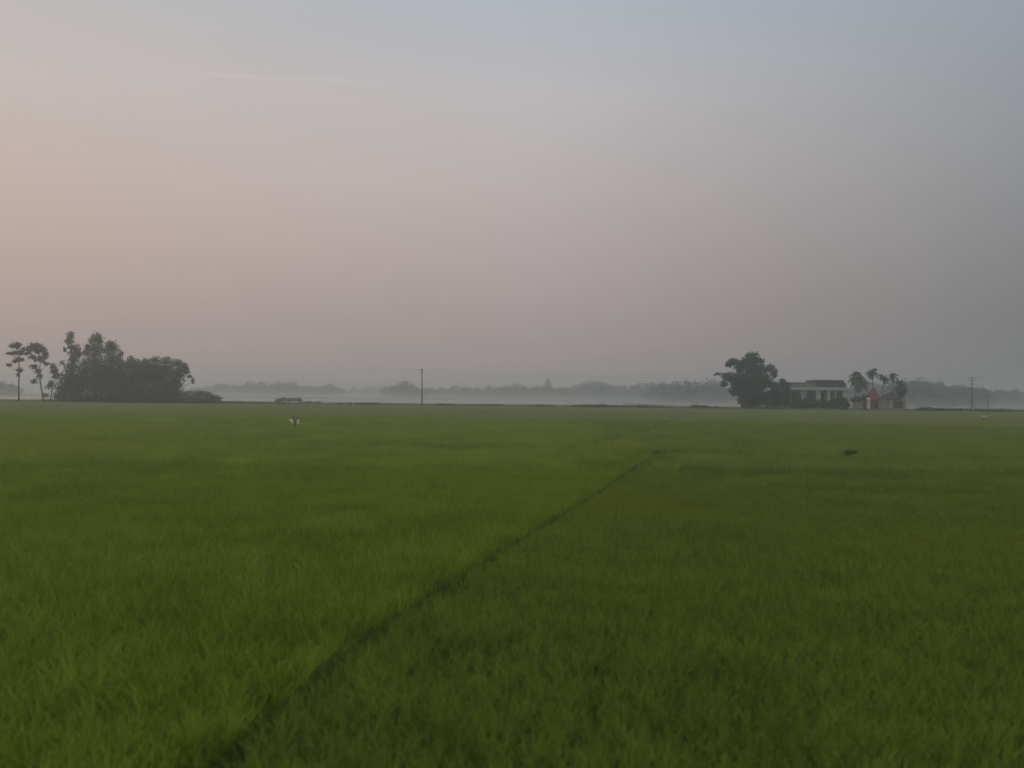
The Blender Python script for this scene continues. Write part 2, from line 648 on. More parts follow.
c_hill_b = scatter_group("rice hills dull", 'hill', M['rice_b'], 8)
c_patch_a = scatter_group("rice patches bright", 'patch', M['rice_d'], 6)
c_patch_b = scatter_group("rice patches dull", 'patch', M['rice_e'], 6)
c_patch_c = scatter_group("rice patches pale", 'patch', M['rice_c'], 6)
c_weed = scatter_group("weed tufts", 'weed', M['weed'], 6)
scatter("rice_crop", "bright green young rice left of the dark diagonal furrow", pts[lft], size[lft], c_hill_a, 1)
scatter("rice_crop", "duller olive green rice right of the dark diagonal furrow", pts[~lft], size[~lft], c_hill_b, 2)

# rice further out, in patches
p = grid(NEAR + 0.55, 231, 1.32, 0.58, 6, 0.12)
x, y = p[:, 0], p[:, 1]
keep = (bund_dist(x, y) > 0.72) & (y < dyke_y(x) - 2.4)
keep &= ~((np.abs(x - np.interp(y, dy_, dx_)) < 1.5) & (y < diag[-1][1] - 0.3))
p = p[keep]
x, y = p[:, 0], p[:, 1]
size = 0.90 + 0.08 * value_noise(x + 900, y + 900, 9, 8) + 0.14 * value_noise(x + 900, y + 900, 2.2, 9)
lft = left_of_diag(x, y)
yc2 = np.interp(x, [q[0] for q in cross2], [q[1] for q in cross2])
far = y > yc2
pts = np.stack([x, y, np.zeros(len(x))], 1)
scatter("rice_crop", "strip of bright rice towards the left cross bund", pts[lft & ~far], size[lft & ~far], c_patch_a, 3, 0.03)
scatter("rice_crop", "strip of dull rice around the right cross bund", pts[~lft & ~far], size[~lft & ~far], c_patch_b, 4, 0.03)
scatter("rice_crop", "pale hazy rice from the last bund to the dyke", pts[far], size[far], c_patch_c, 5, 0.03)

# short grass on the bunds, long grass on the dyke
bp_, bs_ = [], []
for pts_, wd in BUNDS:
    for a, b in zip(pts_[:-1], pts_[1:]):
        L_ = math.hypot(b[0] - a[0], b[1] - a[1])
        for i in range(int(L_ * (15 if pts_ in (cross1, cross1b, cross2) else 22))):
            t = random.random()
            bp_.append((a[0] + (b[0] - a[0]) * t + random.gauss(0, wd * .4), a[1] + (b[1] - a[1]) * t + random.gauss(0, wd * .4), 0))
            bs_.append(random.uniform(.38, .64) if pts_ in (cross1, cross1b, cross2) else random.uniform(.14, .34))
scatter("bund_grass", "short dark weeds in the narrow furrows between paddies", bp_, bs_, c_weed, 6, 0.2)
bp_, bs_ = [], []
dn = value_noise(np.arange(-4000, 4000) * .1 + 900, np.zeros(8000), 7.0, 21)
for i in range(7000):
    x_ = random.uniform(-175, 175)
    hgt = dn[int(x_ * 10) + 4000]
    bp_.append((x_, dyke_y(x_) + 0.6 * math.sin(x_ * .07) + random.uniform(-1.6, 1.3), 0.45))
    bs_.append(random.uniform(.5, .9) * (0.55 + 0.9 * hgt))
scatter("dyke_grass", "rough dark grass along the far dyke", bp_, bs_, c_weed, 7, 0.2)


# ------------------------------------------------------------------ trees
def leaf_cards(lobes, n, size, flat=0.35, droop=0.0):
    """Leaf sized faces through the volume of a set of uneven lobes (cx, cy, cz, rx, ry, rz)."""
    lob = np.array(lobes, dtype=float)
    vol = (lob[:, 3] * lob[:, 4] * lob[:, 5]) ** 0.72
    idx = rng.choice(len(lob), n, p=vol / vol.sum())
    d = rng.normal(size=(n, 3))
    d /= np.linalg.norm(d, axis=1)[:, None]
    r = rng.random(n) ** 0.45
    # small twigs sticking out give an uneven outline
    wob = 1 + 0.22 * np.sin(d[:, 0] * 7 + idx) * np.sin(d[:, 2] * 6 + idx * 2) + 0.10 * np.sin(d[:, 1] * 13 + idx)
    c = lob[idx, :3] + d * lob[idx, 3:] * (r * wob)[:, None]
    clump = rng.normal(size=(n, 3)) * size * 0.4
    c = c + clump
    nrm = d * 0.6 + rng.normal(size=(n, 3)) * 0.8 + np.array([0, 0, flat])
    nrm /= np.linalg.norm(nrm, axis=1)[:, None]
    t = np.cross(nrm, rng.normal(size=(n, 3)))
    t /= np.linalg.norm(t, axis=1)[:, None]
    t[:, 2] -= droop
    t /= np.linalg.norm(t, axis=1)[:, None]
    b = np.cross(nrm, t)
    s1 = size * rng.uniform(0.6, 1.35, n)[:, None]
    s2 = s1 * rng.uniform(0.32, 0.55, n)[:, None]
    v = np.stack([c - t * s1, c + b * s2 - t * s1 * .1, c + t * s1, c - b * s2 - t * s1 * .1], 1).reshape(-1, 3)
    return v, np.arange(4 * n).reshape(n, 4)


def tree(name, label, cat, depth, base_px, lobes_px, n, leaf, trunk_top=None, trunk_r=0.2, mat='leaf', group=None,
         dspread=0.6, trunk_px=None, twig=True, droop=0.0, flat=0.35, extra_trunks=()):
    """lobes_px: (px, py, rx, ry) as seen in the photograph; each gets its real place and size at this depth."""
    root = empty(name, (base_x(base_px, depth), depth, 0))
    tag(root, label, cat, group)
    o = root.location
    lobes = []
    m = depth / F_PX
    for i, L_ in enumerate(lobes_px):
        px, py, rx, ry = L_[:4]
        dd = (L_[4] if len(L_) > 4 else random.uniform(-1, 1) * dspread * max(rx, 4) * m)
        q = P(px, py, depth + dd) - o
        lobes.append((q.x, q.y, q.z, rx * m, max(rx, ry) * m * 0.9, ry * m))
    for l in lobes:                                               # nothing below the ground
        pass
    v, f = leaf_cards(lobes, n, leaf, flat, droop)
    v[:, 2] = np.maximum(v[:, 2], 0.03 + rng.random(len(v)) * 0.2)
    np_mesh("crown", v, f, M[mat], root)
    tb = MB()
    if trunk_px:
        path = [P(a, b, depth) - o for a, b in trunk_px]
        path[0].z = -0.1
    else:
        top = trunk_top or 0.6
        cx = np.mean([l[0] for l in lobes])
        cz = max(l[2] for l in lobes) * top
        path = [Vector((0, 0, -0.1)), Vector((cx * .15 + 0.1, 0.1, cz * .35)), Vector((cx * .5, 0, cz * .7)), Vector((cx, 0, cz))]
    k_ = len(path)
    tb.tube(path, [trunk_r * (1.15 - 0.75 * i / (k_ - 1)) for i in range(k_)], 8)
    for e in extra_trunks:
        pp = [P(a, b, depth + 0.6) - o for a, b in e]
        pp[0].z = -0.1
        tb.tube(pp, [trunk_r * (0.8 - 0.5 * i / (len(pp) - 1)) for i in range(len(pp))], 6)
    if twig:
        for l in lobes:
            c = Vector(l[:3])
            best = min(path[1:], key=lambda q: (q - c).length + max(0, q.z - c.z) * 2)
            mid = best.lerp(c, .5) + Vector((0, 0, -0.12 * (c - best).length))
            if (c - best).length > 0.3:
                tb.tube([best, mid, c], [trunk_r * .45, trunk_r * .3, trunk_r * .12], 5)
    tb.build("trunk", M['bark'], root, True)
    return root


def airy(cx, cy, rx, ry, n, seed):
    """Small loose sprays spread through an open crown."""
    q = random.Random(seed)
    out = []
    while len(out) < n:
        a, b = q.uniform(-1, 1), q.uniform(-1, 1)
        if a * a + b * b < 1:
            out.append((cx + a * rx, cy + b * ry, q.uniform(1.2, 2.4), q.uniform(.8, 1.5)))
    return out


GL = "trees of the dark clump at the left"
# the two airy trees at the far left
tree("thin_tree", "airy tall tree with layered open crown, outermost of the two thin trees", "tree", 226, 18.5,
     airy(15.5, 352, 7, 10, 16, 3) + [(14, 345.5, 3.6, 2.6), (18.5, 345, 3.5, 2.4), (9.5, 353.5, 3.6, 1.6), (15, 352.5, 4, 1.8), (20.5, 353, 4.5, 2.4), (21, 359.5, 4, 2.2),
      (9.5, 365, 3.5, 1.6), (14.5, 361.5, 3, 1.3), (19.5, 370, 3.2, 3), (18, 375, 2.2, 1.8), (23.5, 349, 2.4, 2)],
     1900, 0.24, trunk_r=0.17, mat='leaf_thin', trunk_px=[(18.8, 402), (18.6, 385), (19.4, 372), (18.6, 360), (16.5, 347)])
tree("thin_tree", "airy tall tree with arching crown on a leaning trunk, nearer the dark clump", "tree", 229, 43.5,
     airy(37.5, 355, 9.5, 12, 22, 4) + [(28, 349, 3.6, 3), (33, 346, 4.5, 3.2), (38, 345.5, 4, 3), (43, 350, 4.2, 4), (45.5, 355, 3, 4), (41, 359, 4.5, 3), (33, 357, 3.4, 1.8),
      (33, 367, 3.5, 2.6), (38, 371, 3.6, 3), (39.5, 376, 2.6, 3), (46.5, 364, 2.6, 1.8), (34, 381, 3, 2.6), (26, 354, 2, 1.5), (37, 352, 3, 2)],
     2700, 0.24, trunk_r=0.17, mat='leaf_thin', trunk_px=[(44, 402), (42, 392), (40.3, 382), (39.3, 372), (40.5, 360), (37, 349)])
tree("small_tree", "small tree leaning out between the thin trees and the dark clump", "tree", 230, 52,
     [(54, 370, 4.2, 5), (53, 366, 3, 3), (56, 376, 4, 4), (51.5, 384, 3.5, 4), (48, 387, 3, 2.4), (46, 395, 3, 2.4)],
     900, 0.24, trunk_r=0.12, mat='leaf_thin', trunk_px=[(50, 402), (52, 390), (53.5, 378), (54, 368)])
# the clump
tree("tall_tree", "slender tall tree with narrow top, first of the dark clump beside the thin trees", "tree", 232, 70,
     [(70.5, 335, 4.2, 4), (69.5, 341, 5, 4.5), (70, 347, 3.4, 3), (76, 348, 5, 4.5), (77.5, 354, 5.5, 5), (70.5, 352.5, 3, 2), (65, 349.5, 1.5, 2.6), (73.5, 360, 5.5, 5),
      (62.5, 363, 3.4, 2.8), (72, 368, 8, 7), (69, 379, 11, 9), (84, 372, 5, 13), (64, 389, 9, 10), (76, 388, 10, 13), (60, 396, 7, 6), (72, 399, 14, 4.5)],
     9000, 0.24, trunk_r=0.26, group=GL, trunk_px=[(72, 402), (72, 380), (72, 358), (70.5, 338)])
tree("tall_tree", "tall dense tree with rounded dome top, tallest mass in the middle of the clump", "tree", 233, 95,
     [(96, 337, 5.4, 5), (92.5, 341, 5, 4), (99.5, 341, 4.6, 4.5), (89, 347, 5, 4), (96, 350, 10, 7), (86.5, 353, 4, 4), (95, 362, 12, 9), (96, 375, 13, 12), (94, 390, 14, 13), (82, 380, 9, 10), (104, 384, 9, 14), (95, 399, 14, 4.5)],
     10500, 0.24, trunk_r=0.3, group=GL, trunk_px=[(95, 402), (95, 380), (95, 358), (95, 342)])
tree("tall_tree", "dense tree with split two-lobed top on the right shoulder of the tall ones", "tree", 231, 112,
     [(111, 344.5, 5.5, 4.2), (115, 349, 4, 5), (108, 350, 5, 6), (120.5, 354.5, 3, 4.2), (112, 359, 9, 7), (120, 363, 5, 5), (113, 372, 12, 10), (115, 388, 14, 13), (105, 370, 6, 9), (123, 380, 8, 12), (115, 399, 13, 4.5)],
     9500, 0.24, trunk_r=0.26, group=GL, trunk_px=[(112, 402), (112, 385), (112, 362), (111, 347)])
tree("bushy_tree", "low dark bushy tree between the tall ones and the rounded one", "tree", 234, 133,
     [(131, 358.5, 4, 2.8), (134, 363, 8, 5), (126, 366, 7, 6), (138, 369, 9, 8), (130, 379, 12, 11), (142, 378, 8, 10), (142, 391, 9, 9), (133, 391, 15, 11), (134, 400, 13, 4)],
     8500, 0.24, trunk_r=0.25, group=GL, trunk_px=[(133, 402), (133, 388), (133, 370)])
tree("bushy_tree", "wide flat-topped bushy tree in the right half of the dark clump", "tree", 232, 158,
     [(146, 362, 6, 4), (156, 359.5, 6, 4), (166, 360, 6, 4), (150, 368, 11, 8), (165, 369, 11, 9), (158, 380, 17, 11), (157, 392, 20, 10), (145, 372, 10, 10), (158, 400, 18, 4)],
     11500, 0.24, trunk_r=0.28, group=GL, trunk_px=[(158, 402), (158, 388), (158, 370)])
tree("bushy_tree", "rounded tree ending the clump, one drooping branch over the low shrubs", "tree", 230, 175,
     [(177, 363, 6, 4), (183.5, 367, 5.5, 4.5), (186.5, 371, 3, 4.5), (178, 374, 8, 8), (174, 386, 9, 10), (173, 395, 10, 7), (175, 400, 11, 4), (189.5, 376.5, 2.6, 1.7), (193, 380.5, 2, 2.8)],
     5200, 0.24, trunk_r=0.24, group=GL, trunk_px=[(174, 402), (175, 388), (178, 370)])
tree("low_shrub", "low dark shrub at the right foot of the clump, taller of the pair", "shrub", 229, 194,
     [(186, 394, 8, 5), (196, 394, 8, 4), (203, 393, 5, 3.4), (193, 398, 12, 4), (194, 401, 12, 3)], 1900, 0.2, trunk_r=0.06, twig=False)
tree("low_shrub", "low dark shrub tapering out into the mist, end of the clump", "shrub", 229, 212,
     [(208, 395, 6, 3.4), (215, 397, 5, 2.6), (220, 398.5, 3, 1.8), (210, 400, 10, 3)], 1300, 0.2, trunk_r=0.05, twig=False)

# the big tree beside the house
tree("broad_tree", "big rounded broad-crowned tree standing left of the flat-roofed house", "tree", 229, 745,
     [(752, 356.5, 7, 4.6), (747, 362, 8, 6), (759, 360.5, 5.4, 3), (733, 362, 6, 3.6), (728.5, 364.5, 3.6, 2.6), (740, 368, 6, 5), (755, 369, 12, 7), (770, 368.5, 5.5, 4.2),
      (774.5, 373, 3, 5), (728, 377, 7, 4.6), (718, 374, 3.4, 1.4), (724, 384, 4, 3.4), (740, 379, 11, 8), (758, 380, 14, 8), (738, 389, 9, 7), (752, 391, 14, 9),
      (745, 400, 8, 6), (734, 392, 3.6, 4), (760, 398, 9, 8), (752, 403, 9, 5)],
     19000, 0.26, trunk_r=0.34, trunk_px=[(742, 408), (743, 398), (745, 384), (748, 366)])
tree("bushy_tree", "lower dark bushy tree filling the gap between big tree and house", "tree", 233, 776,
     [(772, 385, 8, 4.5), (784, 386, 7, 5), (776, 394, 12, 7), (788, 392, 4.5, 7), (774, 402, 12, 6), (786, 402, 6, 6), (782, 381, 3, 3)],
     6200, 0.24, trunk_r=0.2, trunk_px=[(776, 409), (776, 400), (777, 388)])


# ------------------------------------------------------------------ palms
def palm(label, depth, base_px, top_px, top_py, r_px, n_fr, trunk_r=0.10, droop=1.0):
    root = empty("palm_tree", (base_x(base_px, depth), depth, 0))
    tag(root, label, "palm", "palms by the small red building")
    o = root.location
    top = P(top_px, top_py, depth) - o
    MB().tube([(0, 0, -0.1), (top.x * .3 + .05, 0, top.z * .35), (top.x * .7, 0, top.z * .7), top],
              [trunk_r * 1.2, trunk_r, trunk_r * .85, trunk_r * .8], 8).build("trunk", M['bark'], root, True)
    V, Fq = [], []
    rad = r_px * depth / F_PX
    for i in range(n_fr):
        a = 2 * math.pi * i / n_fr + random.uniform(-.25, .25)
        up = random.uniform(-0.7, 1.35)
        L_ = rad * random.uniform(.85, 1.15)
        dx, dy = math.cos(a), math.sin(a)
        pts_ = []
        for s_ in range(9):
            t = s_ / 8
            rr = L_ * (math.cos(up) * t)
            z = L_ * (math.sin(up) * t - 0.62 * droop * t * t)
            pts_.append(Vector((top.x + dx * rr, top.y + dy * rr, top.z + z)))
        side = Vector((-dy, dx, 0))
        for s_ in range(8):
            for q in range(2):
                c = pts_[s_].lerp(pts_[s_ + 1], q * .5)
                ll = L_ * 0.34 * math.sin(math.pi * min(1, (s_ + q * .5 + 1.2) / 9.4))
                fw = (pts_[s_ + 1] - pts_[s_]).normalized()
                for sg in (-1, 1):
                    tip = c + side * sg * ll * .8 + fw * ll * .5 + Vector((0, 0, -ll * random.uniform(.2, .6)))
                    w_ = fw * (L_ * 0.062)
                    n0 = len(V)
                    V.extend([c - w_, c + w_, tip + w_ * .3, tip - w_ * .3])
                    Fq.append((n0, n0 + 1, n0 + 2, n0 + 3))
    np_mesh("crown", np.array([tuple(q) for q in V]), np.array(Fq), M['palm'], root)
    return root


palm("tallest thin palm, in the middle of the row above the red building", 233, 872, 873, 371.5, 8.0, 20)
palm("thin palm leaning just right of the tallest one", 234, 881, 883.5, 377, 7.4, 18)
palm("short-crowned thin palm over the dark gabled shed", 232, 892, 893.5, 375.5, 6.4, 17)
palm("palm with the fullest lowest crown, first of the row beside the house", 231, 857, 860, 381, 10, 30, .12, 1.2)
palm("palm rising behind the full lowest crown, next to the house", 235, 855, 856.5, 375.5, 9.5, 26, .11, 1.1)
tree("small_tree", "small rounded tree at the right end of the palms, behind the gabled shed", "tree", 238, 901,
     [(899, 382.5, 3.6, 3), (902.5, 386, 3.6, 3.6), (898, 388.5, 3.4, 4), (901, 394, 5, 4), (905, 391, 2.6, 2.4)], 1100, 0.24, trunk_r=0.14, trunk_px=[(901, 409), (901, 396), (900, 383)])

# ------------------------------------------------------------------ the flat-roofed house
HD = 230.0
mh = HD / F_PX
hx0, hx1 = base_x(792, HD), base_x(847, HD)
hroot = empty("house", ((hx0 + hx1) / 2, HD, 0))
tag(hroot, "pale one-storey flat-roofed house with columns and a dark parapet", "house")
hox = hroot.location.x


def hx(px):
    return base_x(px, HD) - hox


def hz(py, px=820):
    return P(px, py, HD).z


xL, xR, xM = hx(792), hx(846.5), hx(816)
zE, zC = hz(390.2), hz(387.3)
zPl, zPr = hz(383.0), hz(380.8)
DEEP = 8.0
MB().box(xL, xR, 1.8, DEEP, 0, zE).build("wall", M['wall'], hroot)
MB().box(xL - .1, xR + .1, -0.4, 1.795, 0, 0.9).build("veranda_floor", M['roofgrey'], hroot)
MB().box(xL - .15, xR + .45, -0.35, DEEP + .2, zE + .002, zC, 0).build("cornice", M['trim'], hroot)
MB().box(xL - .02, xM - .005, -0.1, DEEP, zC + .002, zPl).box(xL - .12, xM - .005, -0.2, DEEP + .1, zPl + .002, zPl + .12).build("parapet", M['roofgrey'], hroot)
MB().box(xM, hx(843.5), -0.15, DEEP, zC + .002, zPr).box(xM - .1, hx(844), -0.28, DEEP + .1, zPr + .002, zPr + .18).build("parapet", M['roofdark'], hroot)
MB().box(hx(843.9), hx(846.5), 0.4, DEEP - 1, zC + .002, zPr - .35).build("water_tank", M['tile'], hroot)
for a, b, mt in ((800.8, 806.5, 'wall'), (816, 820.4, 'trim'), (827.4, 830.2, 'trim'), (834.6, 836.2, 'wall'), (842.6, 846.8, 'trim')):
    MB().box(hx(a), hx(b), -0.1, 0.35, 0.902, zE - .002).box(hx(a) - .08, hx(b) + .08, -0.16, 0.4, zE - .30, zE - .005).build("column", M[mt], hroot)
for a, b, kind in ((793.5, 799.5, 'w'), (808, 814.5, 'd'), (821.2, 826.2, 'd'), (831, 834.2, 'w'), (837, 841.5, 'w')):
    z0 = 0.95 if kind == 'd' else 1.9
    z1 = zE - .55
    nm = "door" if kind == 'd' else "window"
    wn = MB().box(hx(a), hx(b), 1.74, 1.797, z0, z1).build(nm, M['wood'], hroot)
    fr = MB()
    for (u0, u1, w0, w1) in ((a - .35, a, z0 - .08, z1 + .08), (b, b + .35, z0 - .08, z1 + .08), (a, b, z1, z1 + .08), ((a + b) / 2 - .12, (a + b) / 2 + .12, z0, z1)):
        fr.box(hx(u0), hx(u1), 1.70, 1.738, w0, w1)
    fr.build("frame", M['wall'], wn)
pl = MB().box(xL, hx(801), -0.05, 0.2, 0.902, 2.1)
pl.build("railing", M['wall'], hroot)
for lab, bx_, L_ in (("dark rounded shrub before the left end of the house", 797, [(797, 402, 5, 6), (794, 405, 4, 4)]),
                     ("green shrub below the yellowish column of the house", 806, [(806, 402.5, 5.5, 4.5), (803, 405, 4, 4), (810, 404, 4, 4)]),
                     ("spreading shrub in front of the middle columns", 820, [(817, 404, 5, 4.4), (824, 404, 5, 4.4), (820, 402.5, 4, 3)]),
                     ("dark shrub under the right-hand windows of the house", 834, [(831, 404, 4, 4), (837, 403, 5, 5)]),
                     ("bushy shrub at the corner column next to the palms", 844, [(843, 401.5, 4.5, 4.5), (846, 405, 4, 4)])):
    tree("garden_shrub", lab, "shrub", HD - 2.5, bx_, L_, 1500, 0.2, trunk_r=0.06, twig=False, group="shrubs before the house", dspread=.2)

# ------------------------------------------------------------------ red building, white pillar, gabled shed, low walls
RD = 228.0
rr_ = empty("shrine", (base_x(875, RD), RD, 0))
tag(rr_, "small reddish shrine with a steep roof among the palms", "shrine")
zt, zb, zg = P(874.5, 387.5, RD).z, P(874.5, 399.5, RD).z, 0.0
hw = 7.0 * RD / F_PX
MB().box(-hw * .78, hw * .62, 0, 2.2, -.05, zb).build("wall", M['redwall'], rr_)
MB().add([(-hw, -.35, zb), (hw * .85, -.35, zb), (hw * .85, 2.5, zb), (-hw, 2.5, zb),
          (-hw * .32, .75, zb + (zt - zb) * .72), (hw * .38, .75, zb + (zt - zb) * .72), (hw * .38, 1.4, zb + (zt - zb) * .72), (-hw * .32, 1.4, zb + (zt - zb) * .72),
          (-hw * .05, 1.05, zt), (hw * .2, 1.05, zt)],
         [(3, 2, 1, 0), (0, 1, 5, 4), (1, 2, 6, 5), (2, 3, 7, 6), (3, 0, 4, 7), (4, 5, 9, 8), (5, 6, 9), (6, 7, 8, 9), (7, 4, 8)]).build("roof", M['red'], rr_)
MB().box(-.25, .45, -.06, -.003, 0.05, 1.6).build("door", M['wood'], rr_)
pr = empty("gate_pillar", (base_x(868.2, RD - 1.5), RD - 1.5, 0))
tag(pr, "white gate pillar in front of the small red shrine", "pillar")
ph = P(868, 399.6, RD - 1.5).z
MB().box(-.34, .36, -.34, .34, -.05, ph).build("shaft", M['white'], pr)
MB().box(-.44, .46, -.44, .44, ph + .002, ph + .16).add([(-.36, -.36, ph + .162), (.38, -.36, ph + .162), (.38, .36, ph + .162), (-.36, .36, ph + .162), (.01, 0, ph + .5)],
    [(0, 1, 4), (1, 2, 4), (2, 3, 4), (3, 0, 4)]).build("cap", M['white'], pr)
pr2 = empty("gate_pillar", (base_x(865.2, RD - 1.3), RD - 1.3, 0))
tag(pr2, "red gate pillar standing against the white one", "pillar")
MB().box(-.28, .30, -.28, .28, -.05, ph - .1).build("shaft", M['red'], pr2)
MB().box(-.36, .36, -.36, .36, ph - .098, ph + .05).build("cap", M['red'], pr2)

SD = 231.0
sh = empty("shed", (base_x(893, SD), SD, 0))
tag(sh, "low grey shed with a dark pointed roof at the right of the palms", "shed")


def sx(px):
    return base_x(px, SD) - sh.location.x


ze, zr = P(893, 399.2, SD).z, P(893, 391.2, SD).z
MB().box(sx(881), sx(907), 0, 4, -.05, ze).build("wall", M['brick'], sh)
MB().add([(sx(884), -.4, ze + .002), (sx(901.5), -.4, ze + .002), (sx(901.5), 4.4, ze + .002), (sx(884), 4.4, ze + .002), (sx(893.5), 1.6, zr), (sx(896.5), 1.6, zr)],
         [(3, 2, 1, 0), (0, 1, 5, 4), (1, 2, 5), (2, 3, 4, 5), (3, 0, 4)]).build("roof", M['tile'], sh)
MB().box(sx(880.6), sx(907.4), -.15, 4.1, ze + .001, ze + .10).build("eave", M['trim'], sh) if False else None
for a, b in ((889.3, 892), (905.5, 908)):
    MB().box(sx(a), sx(b), -.12, .3, -.05, ze - .05).build("column", M['trim'], sh)
MB().box(sx(894), sx(903), -.05, -.004, .1, ze - .5).build("door", M['wood'], sh)
for lab, a, b, top in (("low pale garden wall between the house and the white pillar", 852.5, 862.5, 402.3),
                       ("low grey garden wall between the red shrine and the shed", 878.8, 885.5, 402.0)):
    wl = empty("garden_wall", (base_x((a + b) / 2, RD - .6), RD - .6, 0))
    tag(wl, lab, "wall", "low garden walls by the palms")
    hw_ = (b - a) / 2 * RD / F_PX
    zt_ = P(a, top, RD - .6).z
    MB().box(-hw_, hw_, -.1, .1, -.05, zt_).build("panel", M['brick'], wl)
    MB().box(-hw_ - .04, hw_ + .04, -.15, .15, zt_ + .002, zt_ + .1).build("coping", M['wall'], wl)
tree("garden_shrub", "brownish low shrub left of the white pillar below the palms", "shrub", RD + 1.5, 860,
     [(856, 400, 6, 4), (864, 398, 4, 4), (860, 404, 6, 3)], 1200, 0.2, trunk_r=.06, twig=False, mat='leaf_thin')


# ------------------------------------------------------------------ poles and cables
def pole(px, top_py, depth, label, arms, r=0.15, name="utility_pole"):
    root = empty(name, (base_x(px, depth), depth, 0))
    tag(root, label, "utility pole" if name == "utility_pole" else "post")
    top = P(px, top_py, depth)
    dx = top.x - root.location.x
    MB().tube([(0, 0, -.3), (dx * .5, 0, top.z * .5), (dx, 0, top.z)], [r * 1.15, r * .95, r * .72], 10).build("pole", M['concrete'], root, True)
    for (dz, hw_, off) in arms:
        a = MB().box(dx + off - hw_, dx + off + hw_, -r - .07, -r * .72, top.z - dz - .05, top.z - dz + .05).build("crossarm", M['steel'], root)
        for sg in (-1, 1):
            xi = dx + off + sg * (hw_ - .08)
            MB().tube([(xi, -r - .02, top.z - dz + .05), (xi, -r - .02, top.z - dz + .12), (xi, -r - .02, top.z - dz + .2)], [.045, .07, .03], 8).build("insulator", M['wall'], a)
    return root, top


p1, t1 = pole(422, 368.3, 226, "lone grey concrete utility pole in the open mist at mid field", [(0.45, 0.42, -0.15), (1.0, .3, -.1)])
p2, t2 = pole(972, 376.2, 232, "utility pole with three crossarms, standing right of the palms", [(0.45, .85, 0), (1.1, .72, 0), (1.8, .72, 0)], .14)
pole(988, 393.5, 236, "short plain grey post right of the three-armed pole", [], .12, "concrete_post")
pole(289.3, 402.2, 170, "short pale stake in the field edge below the low mound", [], .05, "field_stake")
for i, (dz, ox, lab) in enumerate(((0.28, -.45, "thin upper power cable strung through the lone pole"), (0.95, .1, "thin lower power cable strung through the lone pole"))):
    a = Vector((-260, 262, 8.4 - dz))
    b = Vector((t1.x + ox, t1.y - .2, t1.z - dz + .06))
    c = Vector((t2.x + ox, t2.y - .2, t2.z - dz + .06))
    e = Vector((300, 240, 8.2 - dz))
    path = []
    for u, w_, sag in ((a, b, 1.6), (b, c, 1.3), (c, e, 1.6)):
        for s_ in range(24):
            t = s_ / 24
            q = u.lerp(w_, t)
            q.z -= 4 * sag * t * (1 - t)
            path.append(q)
    path.append(e)
    tag(MB().tube(path, .009, 5).build("power_cable", M['cable'], None), lab, "cable")

# ------------------------------------------------------------------ scarecrow and egret in the rice, bushes on bunds
SDp = 82.0
sc_ = empty("scarecrow", (base_x(294.8, SDp), SDp, 0))
tag(sc_, "scarecrow of dark crossed sticks with two white plastic rags in the rice", "scarecrow")
so = sc_.location


def sp(px, py, dy=0.0):
    return P(px, py, SDp + dy) - so


b0 = sp(295.2, 424)
MB().tube([(b0.x, 0, -.1), b0, sp(293.2, 416.2)], [.035, .035, .028], 6).tube([(b0.x + .03, .05, -.1), sp(295.4, 423.5), sp(297.2, 416.6)], [.03, .03, .022], 6).build("stake", M['stick'], sc_)
MB().tube([sp(288.4, 418.4), sp(293, 418.0), sp(301.5, 418.8)], [.012, .014, .010], 6).build("crossbar", M['stick'], sc_)


def rag(top, bottom_c, wid, seed):
    r_ = random.Random(seed)
    V, Fq = [], []
    nu, nv = 7, 6
    for layer in (0, 1):
        for j in range(nv + 1):
            t = j / nv
            for i in range(nu + 1):
                u = i / nu
                pt = Vector(top[0]).lerp(Vector(top[1]), u).lerp(Vector(bottom_c) + Vector(((u - .5) * wid, 0, 0)), t)
                yy = .06 * math.sin(u * 9 + seed) * t + .03 * math.sin(t * 7 + u * 3) - .012 * layer
                V.append((pt.x, pt.y + yy, pt.z + .03 * math.sin(u * 11 + seed) * t))
    st = (nu + 1) * (nv + 1)
    for L_ in (0, 1):
        for j in range(nv):
            for i in range(nu):
                q = L_ * st + j * (nu + 1) + i
                ff = (q, q + 1, q + nu + 2, q + nu + 1)
                Fq.append(ff if L_ else ff[::-1])
    return MB().add(V, Fq)


rag((sp(288.0, 418.9), sp(292.6, 419.2)), sp(292.9, 424), .13, 1).build("rag", M['cloth'], sc_, True)
rag((sp(296.8, 419.5), sp(298.8, 419.2)), sp(298.2, 424), .2, 5).build("rag", M['cloth'], sc_, True)

ED = 126.0
eg = empty("egret", (base_x(984, ED), ED, 0))
tag(eg, "small white bird standing low in the rice near the right edge", "bird")
q0 = P(984, 417.3, ED).z


def body(parts):
    m_ = MB()
    for pts_, rad in parts:
        m_.tube(pts_, rad, 10)
    return m_


body([([(.46, 0, q0 - .10), (.36, 0, q0 - .06), (.18, 0, q0 + .0), (-.05, 0, q0 + .03), (-.24, 0, q0 + .06), (-.34, 0, q0 + .12), (-.36, 0, q0 + .22), (-.32, 0, q0 + .30), (-.34, 0, q0 + .36), (-.40, 0, q0 + .38), (-.44, 0, q0 + .375)],
       [.02, .06, .13, .15, .12, .07, .045, .038, .045, .05, .03])]).build("body", M['feather'], eg, True)
MB().tube([(-.43, 0, q0 + .375), (-.5, 0, q0 + .365), (-.58, 0, q0 + .35)], [.022, .014, .004], 8).build("beak", M['beak'], eg)
for sg in (-1, 1):
    MB().tube([(-.02 + .04 * sg, .05 * sg, q0 - .08), (.0 + .04 * sg, .05 * sg, q0 * .5), (-.02 + .04 * sg, .05 * sg, -.02)], [.02, .014, .014], 6).build("leg", M['stick'], eg)

